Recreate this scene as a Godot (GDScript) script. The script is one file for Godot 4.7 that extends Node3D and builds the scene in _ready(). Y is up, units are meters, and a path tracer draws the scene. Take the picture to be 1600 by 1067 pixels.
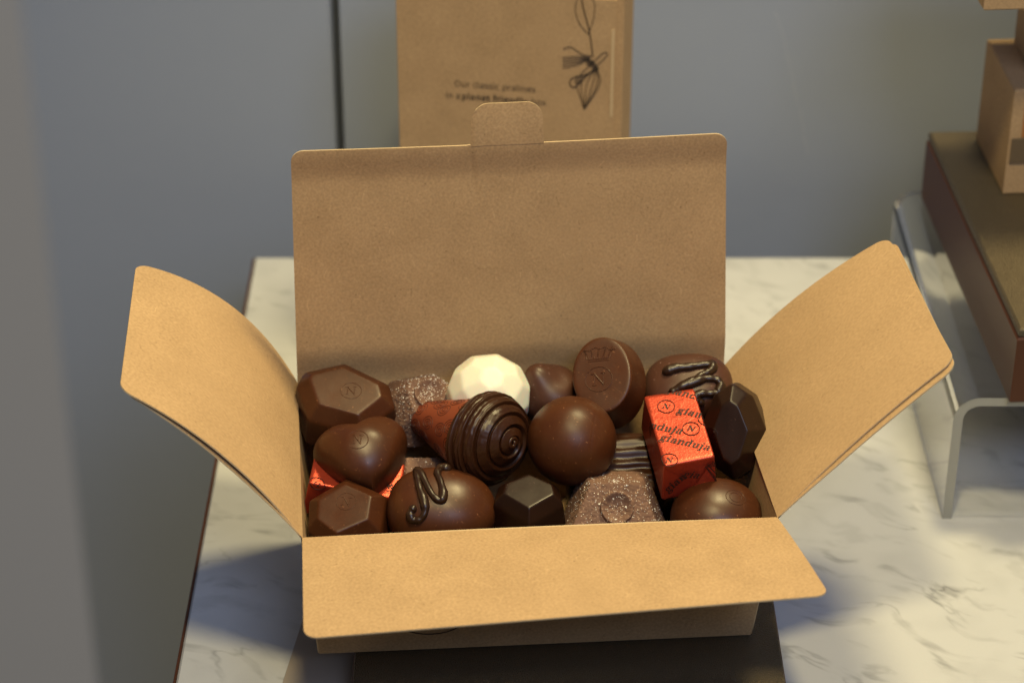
extends Node3D
# A kraft ballotin of pralines on a brown board and a marble top, in a shop display. Lengths below are millimetres, turned into metres by K.
const K := 0.001
var M := {}
var rng := RandomNumberGenerator.new()
var taken := {}

# ---------------------------------------------------------------- helpers
func numbered(called: String) -> String:
	var n: int = taken.get(called, 0)
	taken[called] = n + 1
	return called if n == 0 else "%s_%03d" % [called, n]

func thing(called: String, label: String, category: String, at: Vector3, turn := Basis.IDENTITY, group := "") -> Node3D:
	var o := Node3D.new()
	o.name = numbered(called)
	o.transform = Transform3D(turn, at * K)
	o.set_meta("label", label)
	o.set_meta("category", category)
	if group:
		o.set_meta("group", group)
	add_child(o)
	return o

func part(called: String, mesh: Mesh, mat: Material, parent: Node3D) -> MeshInstance3D:
	var o := MeshInstance3D.new()
	o.name = called
	o.mesh = mesh
	if mesh is ArrayMesh and mesh.get_surface_count() > 1:
		o.set_surface_override_material(0, mat)
		o.set_surface_override_material(1, M.cut_edge)
	else:
		o.material_override = mat
	parent.add_child(o, true)
	return o

func structure(called: String, mesh: Mesh, mat: Material, at := Vector3.ZERO) -> MeshInstance3D:
	var o := part(numbered(called), mesh, mat, self)
	o.position = at * K
	o.set_meta("kind", "structure")
	return o

func facing(up: Vector3, across: Vector3) -> Basis:
	# a basis whose y is UP and whose x is ACROSS as nearly as it can be
	var y := up.normalized()
	var z := across.cross(y).normalized()
	return Basis(y.cross(z).normalized(), y, z)

class Geo:
	var v := PackedVector3Array()
	var t := PackedInt32Array()
	func tri(a: int, b: int, c: int) -> void:
		t.append(a); t.append(b); t.append(c)
	func quad(a: int, b: int, c: int, d: int) -> void:
		tri(a, b, c); tri(a, c, d)
	func put(p: Vector3) -> int:
		v.append(p)
		return v.size() - 1
	func mesh(scale := 0.001, into: ArrayMesh = null) -> ArrayMesh:
		# faces run clockwise seen from outside; normals are averaged at shared vertices
		var n := PackedVector3Array()
		n.resize(v.size())
		for i in range(0, t.size(), 3):
			var a := v[t[i]]
			var f := (v[t[i + 2]] - a).cross(v[t[i + 1]] - a)
			n[t[i]] += f; n[t[i + 1]] += f; n[t[i + 2]] += f
		var w := PackedVector3Array()
		w.resize(v.size())
		for i in v.size():
			n[i] = n[i].normalized() if n[i].length_squared() > 0.0 else Vector3.UP
			w[i] = v[i] * scale
		var arr := []
		arr.resize(Mesh.ARRAY_MAX)
		arr[Mesh.ARRAY_VERTEX] = w
		arr[Mesh.ARRAY_NORMAL] = n
		arr[Mesh.ARRAY_INDEX] = t
		var m := into if into else ArrayMesh.new()
		m.add_surface_from_arrays(Mesh.PRIMITIVE_TRIANGLES, arr)
		return m

func star_geo(fn: Callable, n: int) -> Geo:
	# a closed surface seen whole from its middle: fn gives the radius in each direction
	var g := Geo.new()
	var seen := {}
	for face in 6:
		var ids := PackedInt32Array()
		for j in n + 1:
			for i in n + 1:
				var a := tan((2.0 * i / n - 1.0) * PI / 4)
				var b := tan((2.0 * j / n - 1.0) * PI / 4)
				var d: Vector3 = [Vector3(1, a, b), Vector3(-1, b, a), Vector3(b, 1, a), Vector3(a, -1, b), Vector3(a, b, 1), Vector3(b, a, -1)][face]
				d = d.normalized()
				var key := Vector3i((d * 40000.0).round())
				if not seen.has(key):
					seen[key] = g.put(d * float(fn.call(d)))
				ids.append(seen[key])
		for j in n:
			for i in n:
				var k := j * (n + 1) + i
				g.quad(ids[k], ids[k + n + 1], ids[k + n + 2], ids[k + 1])
	return g

func facets(planes: Array, p: float, noise: FastNoiseLite = null, amount := 0.0) -> Callable:
	# planes: [unit normal, distance]; p sets how crisp the edges are
	return func(d: Vector3) -> float:
		var s := 0.0
		for q in planes:
			var c: float = d.dot(q[0]) / q[1]
			if c > 0.0:
				s += pow(c, p)
		var r := pow(s, -1.0 / p)
		if noise:
			r += amount * noise.get_noise_3dv(d * r)
		return r

func plane(azimuth: float, tilt: float, dist: float) -> Array:
	# tilt: 0 faces up, 90 sideways, 180 down
	var a := deg_to_rad(azimuth)
	var t := deg_to_rad(tilt)
	return [Vector3(sin(t) * cos(a), cos(t), sin(t) * sin(a)), dist]

func on_top(fn: Callable, u: float, w: float, lift := 0.0) -> Vector3:
	# the point of a star surface above (u, w)
	var y := 8.0
	for i in 8:
		var d := Vector3(u, y, w).normalized()
		var r: float = fn.call(d)
		y = sqrt(maxf(r * r - u * u - w * w, 0.01))
	return Vector3(u, y + lift, w)

func tube(g: Geo, pts: Array, radii: Array, sides := 10) -> void:
	# a round bead along PTS, closed with rounded ends
	var P := []
	var R := []
	var n := pts.size()
	var d0: Vector3 = (pts[1] - pts[0]).normalized()
	var d1: Vector3 = (pts[n - 1] - pts[n - 2]).normalized()
	for k in 3:
		var a := PI / 2 * k / 3.0
		P.append(pts[0] - d0 * radii[0] * cos(a)); R.append(maxf(radii[0] * sin(a), 0.004))
	for i in n:
		P.append(pts[i]); R.append(radii[i])
	for k in range(2, -1, -1):
		var a := PI / 2 * k / 3.0
		P.append(pts[n - 1] + d1 * radii[n - 1] * cos(a)); R.append(maxf(radii[n - 1] * sin(a), 0.004))
	var side := d0.cross(Vector3(0.31, 0.9, 0.27)).normalized()
	var first := g.v.size()
	for i in P.size():
		var dir: Vector3 = (P[mini(i + 1, P.size() - 1)] - P[maxi(i - 1, 0)]).normalized()
		side = (side - dir * side.dot(dir)).normalized()
		var other := dir.cross(side)
		for s in sides:
			var a := TAU * s / sides
			g.put(P[i] + (side * cos(a) + other * sin(a)) * R[i])
	for i in P.size() - 1:
		for s in sides:
			var a := first + i * sides + s
			var b := first + i * sides + (s + 1) % sides
			g.quad(a, a + sides, b + sides, b)

func smooth_path(pts: Array, per := 8) -> Array:
	var out := []
	var n := pts.size()
	for i in n - 1:
		for k in per:
			out.append(pts[i].cubic_interpolate(pts[i + 1], pts[maxi(i - 1, 0)], pts[mini(i + 2, n - 1)], float(k) / per))
	out.append(pts[n - 1])
	return out

func evenly(r: float, n: int) -> Array:
	var a := []
	a.resize(n)
	a.fill(r)
	return a

func sheet(fn: Callable, wide: float, long: float, corner: float, thick: float, nu := 24, nv := 24, corner0 := 0.0) -> ArrayMesh:
	# a sheet of card: fn(u, v) with u, v in 0..1 gives a point; the corners at v = 1 (and v = 0) are rounded
	var g := Geo.new()
	var vs := []
	if corner0 > 0.0:
		for k in 7:
			vs.append(corner0 / long * (1.0 - cos(PI / 2 * k / 6.0)))
	else:
		vs.append(0.0)
	var lo: float = vs[vs.size() - 1]
	var hi := 1.0 - corner / long
	for k in range(1, nv + 1):
		vs.append(lerpf(lo, hi, float(k) / nv))
	if corner > 0.0:
		for k in range(1, 9):
			vs.append(hi + corner / long * sin(PI / 2 * k / 8.0))
	var rows := []
	for side in 2:
		var base := []
		for v in vs:
			var inset := 0.0
			if v > hi and corner > 0.0:
				var c: float = (v - hi) * long / corner
				inset = corner / wide * (1.0 - sqrt(maxf(0.0, 1.0 - c * c)))
			elif v < lo:
				var c: float = (lo - v) * long / corner0
				inset = corner0 / wide * (1.0 - sqrt(maxf(0.0, 1.0 - c * c)))
			var row := PackedInt32Array()
			for i in nu + 1:
				var u := lerpf(inset, 1.0 - inset, float(i) / nu)
				var p: Vector3 = fn.call(u, v)
				var du: Vector3 = fn.call(minf(u + 0.01, 1.0), v) - fn.call(maxf(u - 0.01, 0.0), v)
				var dv: Vector3 = fn.call(u, minf(v + 0.01, 1.0)) - fn.call(u, maxf(v - 0.01, 0.0))
				var nrm := du.cross(dv).normalized()
				row.append(g.put(p - nrm * thick * side))
			base.append(row)
		rows.append(base)
	var top: Array = rows[0]
	var low: Array = rows[1]
	var ring_top := PackedInt32Array()
	var ring_low := PackedInt32Array()
	for j in top.size() - 1:
		for i in nu:
			g.quad(top[j][i], top[j + 1][i], top[j + 1][i + 1], top[j][i + 1])
			g.quad(low[j][i], low[j][i + 1], low[j + 1][i + 1], low[j + 1][i])
	for i in nu + 1:
		ring_top.append(top[0][i]); ring_low.append(low[0][i])
	for j in range(1, top.size()):
		ring_top.append(top[j][nu]); ring_low.append(low[j][nu])
	for i in range(nu - 1, -1, -1):
		ring_top.append(top[top.size() - 1][i]); ring_low.append(low[top.size() - 1][i])
	for j in range(top.size() - 2, 0, -1):
		ring_top.append(top[j][0]); ring_low.append(low[j][0])
	var rim := Geo.new()
	var m := ring_top.size()
	for k in m:
		rim.put(g.v[ring_top[k]]); rim.put(g.v[ring_low[k]])
	for k in m:
		var a := 2 * k
		var b := 2 * ((k + 1) % m)
		rim.quad(a, b, b + 1, a + 1)
	return rim.mesh(0.001, g.mesh())

func slab(size: Vector3, round: float) -> ArrayMesh:
	# a box on its base with chamfered edges
	var g := Geo.new()
	var h := size / 2
	var c := round
	var pts := []
	for y in [[0.0, c], [c, 0.0], [size.y - c, 0.0], [size.y, c]]:
		for q in [[-1, -1], [1, -1], [1, 1], [-1, 1]]:
			pts.append(Vector3(q[0] * (h.x - y[1]), y[0], q[1] * (h.z - y[1])))
	var face := func(a: Vector3, b: Vector3, d: Vector3, e: Vector3) -> void:
		var i := g.put(a); g.put(b); g.put(d); g.put(e)
		var mid := (a + b + d + e) / 4 - Vector3(0, size.y / 2, 0)
		if (d - a).cross(b - a).dot(mid) > 0:
			g.quad(i, i + 1, i + 2, i + 3)
		else:
			g.quad(i, i + 3, i + 2, i + 1)
	for k in 3:
		for i in 4:
			var j := (i + 1) % 4
			face.call(pts[k * 4 + i], pts[k * 4 + j], pts[k * 4 + 4 + j], pts[k * 4 + 4 + i])
	face.call(pts[0], pts[1], pts[2], pts[3])
	face.call(pts[12], pts[13], pts[14], pts[15])
	return g.mesh()

func lettering(text: String, family: String, height: float, place: Callable, slant := 0.0, weight := 400, centred := true) -> Geo:
	# flat print: place(x, y) in millimetres gives a point of the surface; height is that of a capital
	var font := SystemFont.new()
	font.font_names = PackedStringArray([family])
	font.font_weight = weight
	var tm := TextMesh.new()
	tm.font = font
	tm.font_size = 64
	tm.pixel_size = 0.01
	tm.curve_step = 1.0
	tm.depth = 0.0
	tm.text = text
	var arr := tm.surface_get_arrays(0)
	var v: PackedVector3Array = arr[Mesh.ARRAY_VERTEX]
	var idx: PackedInt32Array = arr[Mesh.ARRAY_INDEX] if arr[Mesh.ARRAY_INDEX] != null else PackedInt32Array(range(v.size()))
	var f := height / 0.46
	var g := Geo.new()
	for p in v:
		g.put(place.call(p.x * f + slant * p.y * f, p.y * f))
	for i in range(0, idx.size(), 3):
		g.tri(idx[i], idx[i + 1], idx[i + 2])
	return g

func joined(gs: Array) -> Geo:
	var g := Geo.new()
	for o in gs:
		var first := g.v.size()
		g.v.append_array(o.v)
		for i in o.t:
			g.t.append(i + first)
	return g

# ---------------------------------------------------------------- materials
func lin(r: float, g: float, b: float, a := 1.0) -> Color:
	var c := Color(r, g, b).linear_to_srgb()
	c.a = a
	return c

func noise(freq: float, octaves: int, sd: int, kind := FastNoiseLite.TYPE_SIMPLEX_SMOOTH) -> FastNoiseLite:
	var n := FastNoiseLite.new()
	n.noise_type = kind
	n.frequency = freq
	n.fractal_octaves = octaves
	n.seed = sd
	return n

func noise_map(freq: float, octaves: int, sd: int, size := 512) -> NoiseTexture2D:
	var t := NoiseTexture2D.new()
	t.width = size
	t.height = size
	t.seamless = true
	t.noise = noise(freq, octaves, sd)
	return t

func triplanar(m: StandardMaterial3D, per_metre: float, world := false) -> StandardMaterial3D:
	m.uv1_triplanar = true
	m.uv1_world_triplanar = world
	m.uv1_scale = Vector3.ONE * per_metre
	m.uv1_triplanar_sharpness = 4.0
	return m

func plain(c: Color, rough: float, metal := 0.0, spec := 0.5) -> StandardMaterial3D:
	var m := StandardMaterial3D.new()
	m.albedo_color = c
	m.roughness = rough
	m.metallic = metal
	m.metallic_specular = spec
	return m

func kraft_image(size: int) -> ImageTexture:
	# unbleached board: cloudy pulp, short fibres, a few dark flecks
	var im := Image.create(size, size, true, Image.FORMAT_RGB8)
	var cloud := noise(0.012, 4, 11)
	var fine := noise(0.22, 3, 12)
	var v := PackedFloat32Array()
	v.resize(size * size)
	for y in size:
		for x in size:
			# tiles by blending the noise with its shifted copy near the border
			var e := smoothstep(0.0, 0.12, minf(float(x), float(y)) / size)
			var a := cloud.get_noise_2d(x, y) * 0.34 + fine.get_noise_2d(x, y) * 0.75
			var b := cloud.get_noise_2d(x + (size if x < y else 0), y + (0 if x < y else size)) * 0.34 + fine.get_noise_2d(x + (size if x < y else 0), y + (0 if x < y else size)) * 0.75
			v[y * size + x] = lerpf(b, a, e)
	rng.seed = 5
	for k in 26000:
		var x := rng.randf() * size
		var y := rng.randf() * size
		var a := rng.randf() * TAU
		var turn := rng.randf_range(-0.06, 0.06)
		var s := rng.randf_range(-0.5, 0.42)
		for i in rng.randi_range(2, 6):
			v[posmod(int(y), size) * size + posmod(int(x), size)] += s * 0.8
			x += cos(a); y += sin(a); a += turn
	for k in 1100:
		# long single fibres, pale or dark
		var x := rng.randf() * size
		var y := rng.randf() * size
		var a := rng.randf() * TAU
		var turn := rng.randf_range(-0.16, 0.16)
		var s := rng.randf_range(0.35, 0.9) * (1.0 if k % 3 else -1.0)
		for i in rng.randi_range(6, 15):
			v[posmod(int(y), size) * size + posmod(int(x), size)] += s
			x += cos(a); y += sin(a); a += turn
	for k in 700:
		var x := rng.randi() % size
		var y := rng.randi() % size
		for i in rng.randi_range(1, 4):
			v[posmod(y + i / 2, size) * size + posmod(x + i % 2, size)] -= rng.randf_range(0.6, 1.5)
	for y in size:
		for x in size:
			var t := clampf(v[y * size + x], -1.6, 1.2)
			var l := 1.0 + 0.27 * t
			im.set_pixel(x, y, Color(0.465 * l, 0.306 * l * (1.0 + 0.02 * t), 0.166 * l * (1.0 + 0.05 * t)).linear_to_srgb())
	return ImageTexture.create_from_image(im)

func marble_image(size: int) -> ImageTexture:
	# white marble: soft grey smudges and a few fine broken veins, all drawn out aslant
	var im := Image.create(size, size, true, Image.FORMAT_RGB8)
	var warp := noise(0.006, 3, 21)
	var smudge := noise(0.030, 5, 22)
	var vein := noise(0.011, 5, 23)
	var mask := noise(0.010, 3, 25)
	var grain := noise(0.35, 2, 26)
	for y in size:
		for x in size:
			var wx := x + 26.0 * warp.get_noise_2d(x, y)
			var wy := y + 26.0 * warp.get_noise_2d(x + 700, y + 300)
			var along := wx * 0.86 + wy * 0.51
			var across := wy * 0.86 - wx * 0.51
			var a := smoothstep(0.08, 0.55, smudge.get_noise_2d(along * 0.42, across * 1.25))
			var b := pow(maxf(0.0, 1.0 - absf(vein.get_noise_2d(along * 0.5, across * 1.3)) * 13.0), 1.6)
			var m := smoothstep(0.0, 0.5, mask.get_noise_2d(x, y))
			var m2 := smoothstep(0.05, 0.45, mask.get_noise_2d(x + 900, y))
			var d := 0.34 * a * (0.35 + 0.65 * m) + 0.30 * b * m2 + 0.12 * maxf(0.0, warp.get_noise_2d(x * 2.0 + 50.0, y * 2.0)) + 0.012 * grain.get_noise_2d(x, y)
			var l := 0.56 * (1.0 - d)
			im.set_pixel(x, y, Color(l * 0.975, l * 0.995, l * 1.05).linear_to_srgb())
	return ImageTexture.create_from_image(im)

func speck_image(base: Color, speck: Color, size: int, count: int, sd: int, mottle: float) -> ImageTexture:
	# chocolate: faint mottling, scuffs and crumbs of pale dust; colours are linear
	var im := Image.create(size, size, true, Image.FORMAT_RGB8)
	var n := noise(0.02, 4, sd)
	var n2 := noise(0.2, 2, sd + 1)
	for y in size:
		for x in size:
			var l := 1.0 + mottle * n.get_noise_2d(x, y) + 0.10 * n2.get_noise_2d(x, y)
			im.set_pixel(x, y, Color(base.r * l, base.g * l, base.b * l).linear_to_srgb())
	rng.seed = sd
	for k in count:
		var x := rng.randf() * size
		var y := rng.randf() * size
		var a := rng.randf() * TAU
		var s := rng.randf_range(0.15, 0.9)
		var long := rng.randi_range(1, 3) if k % 9 else rng.randi_range(5, 16)
		if k % 9 == 0:
			s *= 0.3
		for i in long:
			var q := Vector2i(posmod(int(x), size), posmod(int(y), size))
			im.set_pixelv(q, im.get_pixelv(q).lerp(speck.linear_to_srgb(), s))
			x += cos(a); y += sin(a)
	return ImageTexture.create_from_image(im)

func chocolate(r: float, g: float, b: float, rough: float, sd: int, specks := 1100) -> StandardMaterial3D:
	var m := plain(Color.WHITE, rough, 0.0, 0.43)
	m.albedo_texture = speck_image(Color(r, g, b), Color(minf(r * 5.5, 0.6), minf(g * 9.0, 0.42), minf(b * 14.0, 0.28)), 512, specks, sd, 0.16)
	# handled chocolate: gloss that comes and goes in smears
	var gloss := noise_map(0.012, 5, sd + 7)
	var ramp := Gradient.new()
	ramp.set_color(0, Color(0.62, 0.62, 0.62))
	ramp.set_color(1, Color(1, 1, 1))
	gloss.color_ramp = ramp
	m.roughness_texture = gloss
	m.heightmap_enabled = true
	m.heightmap_texture = noise_map(0.035, 5, sd + 3)
	m.heightmap_scale = 0.0025
	return triplanar(m, 9.0)

func make_materials() -> void:
	var k := plain(Color.WHITE, 0.82, 0.0, 0.35)
	k.albedo_texture = kraft_image(1024)
	k.heightmap_enabled = true
	k.heightmap_texture = noise_map(0.14, 4, 3)
	k.heightmap_scale = 0.006
	M.kraft = triplanar(k, 3.6)
	M.cut_edge = plain(lin(0.60, 0.45, 0.27), 0.85)
	var mb := plain(Color.WHITE, 0.22, 0.0, 0.5)
	mb.albedo_texture = marble_image(1024)
	M.marble = triplanar(mb, 2.3)
	M.milk = chocolate(0.060, 0.0170, 0.0052, 0.50, 31)
	M.milk_light = chocolate(0.066, 0.0192, 0.0060, 0.50, 35)
	M.milk_rosy = chocolate(0.070, 0.027, 0.017, 0.50, 39)
	M.dark = chocolate(0.017, 0.0062, 0.0034, 0.40, 43)
	M.swirl = chocolate(0.034, 0.0108, 0.0040, 0.42, 47, 200)
	M.drizzle = plain(lin(0.024, 0.0095, 0.0045), 0.34)
	var w := plain(lin(0.80, 0.77, 0.66), 0.45)
	w.subsurf_scatter_enabled = true
	w.subsurf_scatter_strength = 0.3
	M.white = w
	M.sugared = chocolate(0.17, 0.092, 0.064, 0.95, 51, 6000)
	M.sugar = plain(lin(0.82, 0.76, 0.68), 0.25)
	var foil := plain(lin(0.46, 0.056, 0.026), 0.34, 0.6)
	foil.normal_enabled = true
	var fn := noise_map(0.05, 4, 61)
	fn.as_normal_map = true
	fn.bump_strength = 3.0
	foil.normal_texture = fn
	foil.normal_scale = 0.2
	M.foil = triplanar(foil, 34.0)
	M.ink = plain(lin(0.03, 0.006, 0.004), 0.6)
	M.print = plain(lin(0.035, 0.022, 0.014), 0.8)
	var cone := plain(lin(0.27, 0.062, 0.027), 0.42, 0.25)
	M.cone = cone
	M.cone_ink = plain(lin(0.06, 0.012, 0.006), 0.5)
	var board := plain(lin(0.125, 0.098, 0.062), 0.42, 0.55)
	board.normal_enabled = true
	var bn := noise_map(0.22, 2, 71)
	bn.as_normal_map = true
	bn.bump_strength = 6.0
	board.normal_texture = bn
	board.normal_scale = 0.6
	M.board = triplanar(board, 14.0)
	M.copper = plain(lin(0.085, 0.030, 0.014), 0.42, 0.2, 0.35)
	var wall := plain(lin(0.36, 0.405, 0.51), 0.6)
	wall.heightmap_enabled = true
	wall.heightmap_texture = noise_map(0.05, 4, 81)
	wall.heightmap_scale = 0.004
	M.wall = triplanar(wall, 3.0)
	M.scratch = plain(lin(0.55, 0.57, 0.62), 0.6)
	M.post = plain(lin(0.56, 0.47, 0.35), 0.5)
	M.acrylic = plain(Color(0.9, 0.9, 0.86, 0.05), 0.03)
	M.acrylic.transparency = BaseMaterial3D.TRANSPARENCY_ALPHA
	M.acrylic_edge = plain(Color(0.82, 0.81, 0.76, 0.55), 0.3)
	M.acrylic_edge.transparency = BaseMaterial3D.TRANSPARENCY_ALPHA
	M.acrylic_solid = plain(Color(1, 1, 1, 0.0), 0.02)
	M.acrylic_solid.refraction_enabled = true
	M.acrylic_solid.refraction_scale = 0.049
	M.amber = plain(lin(0.42, 0.17, 0.05), 0.5)
	M.card = plain(lin(0.34, 0.29, 0.25), 0.5)  # tone of shaded marble, for the stand-in card by the board
	M.brownband = plain(lin(0.15, 0.105, 0.06), 0.6)

# ---------------------------------------------------------------- light and camera
func spot(called: String, at: Vector3, aim: Vector3, colour: Color, energy: float, angle: float, size: float) -> void:
	var l := SpotLight3D.new()
	l.name = called
	l.light_color = colour
	l.light_energy = energy
	l.spot_angle = angle
	l.spot_angle_attenuation = 0.6
	l.spot_range = 6.0
	l.spot_attenuation = 2.0
	l.light_size = size
	l.shadow_enabled = true
	add_child(l)
	l.look_at_from_position(at * K, aim * K, Vector3(0, 0.1, 1).normalized())

func set_view() -> void:
	var cam := Camera3D.new()
	cam.name = "camera"
	cam.fov = rad_to_deg(2.0 * atan(533.5 / 3764.0))
	cam.near = 0.02
	cam.far = 20.0
	add_child(cam)
	cam.position = Vector3(-9.2, 492.3, 617.5) * K
	cam.rotation_degrees = Vector3(-31.2, 0, 0)
	cam.current = true
	var lens := CameraAttributesPhysical.new()
	lens.frustum_focal_length = 84.66
	lens.frustum_focus_distance = 0.776
	lens.exposure_aperture = 10.5
	cam.attributes = lens
	var e := Environment.new()
	e.background_mode = Environment.BG_COLOR
	e.background_color = lin(0.095, 0.10, 0.112)
	e.tonemap_mode = Environment.TONE_MAPPER_LINEAR
	e.tonemap_exposure = 0.93
	e.sdfgi_enabled = true
	e.ssao_enabled = true
	e.ssil_enabled = true
	var we := WorldEnvironment.new()
	we.name = "surroundings"
	we.environment = e
	add_child(we)
	# two warm halogen spots above the display, and cool daylight from the shop front behind the viewer
	var warm := Color(1.0, 0.915, 0.67)
	spot("lamp_over_counter", Vector3(220, 950, -270), Vector3(20, 30, -40), warm, 0.84, 22.5, 0.09)
	spot("lamp_before_counter", Vector3(20, 950, 260), Vector3(0, 60, -70), warm, 0.64, 24, 0.06)
	var day := AreaLight3D.new()
	day.name = "shop_front_daylight"
	day.light_color = Color(0.80, 0.87, 1.0)
	day.light_energy = 0.76
	day.area_size = Vector2(0.5, 0.4)
	day.area_range = 8.0
	day.shadow_enabled = true
	add_child(day)
	day.look_at_from_position(Vector3(330, 1150, 1050) * K, Vector3(10, 55, -45) * K)

# ---------------------------------------------------------------- setting
func build_setting() -> void:
	var top := structure("marble_top", slab(Vector3(620, 20, 366), 0.8), M.marble, Vector3(190.5, -32, -102))
	top.set_meta("label", "white marble counter top with grey veins")
	var trim := structure("counter_side", slab(Vector3(614, 680, 360), 0.5), M.copper, Vector3(190.5, -712, -102))
	trim.set_meta("label", "brown side of the counter below the marble")
	structure("counter_edge", slab(Vector3(0.9, 19.2, 366), 0.2), M.copper, Vector3(-120.1, -31.6, -102))
	# back wall in two panels with an open joint between, floor far below
	structure("wall_panel", slab(Vector3(700, 1500, 20), 1.0), M.wall, Vector3(-437, -700, -343))
	var panel := structure("wall_panel", slab(Vector3(904, 1500, 20), 1.0), M.wall, Vector3(368.3, -700, -354))
	# a faint dotted scratch on the wall
	var marks := Geo.new()
	rng.seed = 9
	for k in 34:
		var f := k / 33.0
		var c := Vector3(lerpf(106.0, 124.0, pow(f, 0.85)), lerpf(76.0, 9.0, f), -343.9) - Vector3(370, -700, -354)
		var q := Vector3(rng.randf_range(-0.4, 0.4), rng.randf_range(-0.4, 0.4), 0)
		tube(marks, [c + q, c + q + Vector3(0.1, -rng.randf_range(0.2, 0.7), 0)], [0.26, 0.26], 5)
	part("scratch_marks", marks.mesh(), M.scratch, panel).set_meta("kind", "stuff")
	structure("wall_backing", slab(Vector3(1700, 1500, 10), 0.5), M.wall, Vector3(0, -700, -380))
	structure("floor", slab(Vector3(2400, 20, 2400), 0.5), M.post, Vector3(0, -735, 500))
	var p := thing("display_post", "blurred taupe upright post at the side of the counter", "post", Vector3(-131.5, -715, 272), Basis(Vector3.UP, deg_to_rad(16)))
	part("shaft", slab(Vector3(90, 1200, 7), 1.5), M.post, p)
	part("foot", slab(Vector3(98, 14, 30), 2.0), M.post, p)

func build_board() -> void:
	var b := thing("display_board", "flat bronze brown board with copper edges under the open praline box", "board", Vector3(9, -12, -20))
	part("core", slab(Vector3(139.4, 11.2, 160), 0.4), M.copper, b)
	part("covering", slab(Vector3(138.6, 0.8, 159.4), 0.25), M.board, b).position = Vector3(0, 11.2, 0) * K
	var c := thing("shade_card", "taupe card standing in for shaded marble beside the bronze board", "card", Vector3(-70, -12, -10), Basis(Vector3.UP, deg_to_rad(-7)))  # added sheet whose colour stands in for the marble shaded by the board
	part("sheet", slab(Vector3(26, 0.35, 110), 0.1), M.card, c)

# ---------------------------------------------------------------- the open ballotin
const T0 := Vector3(-74.8, 50, 5.5)
const T1 := Vector3(74.8, 50, -5.5)
const T2 := Vector3(64.8, 50, -96.2)
const T3 := Vector3(-83.2, 50, -85.2)
const B0 := Vector3(-71.8, 0.8, 0.9)
const B1 := Vector3(69.2, 0.8, -9.0)
const B2 := Vector3(60.6, 0.8, -90.6)
const B3 := Vector3(-78.2, 0.8, -80.0)

func bez(a: Vector3, c: Vector3, b: Vector3, t: float) -> Vector3:
	return a.lerp(c, t).lerp(c.lerp(b, t), t)

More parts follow.
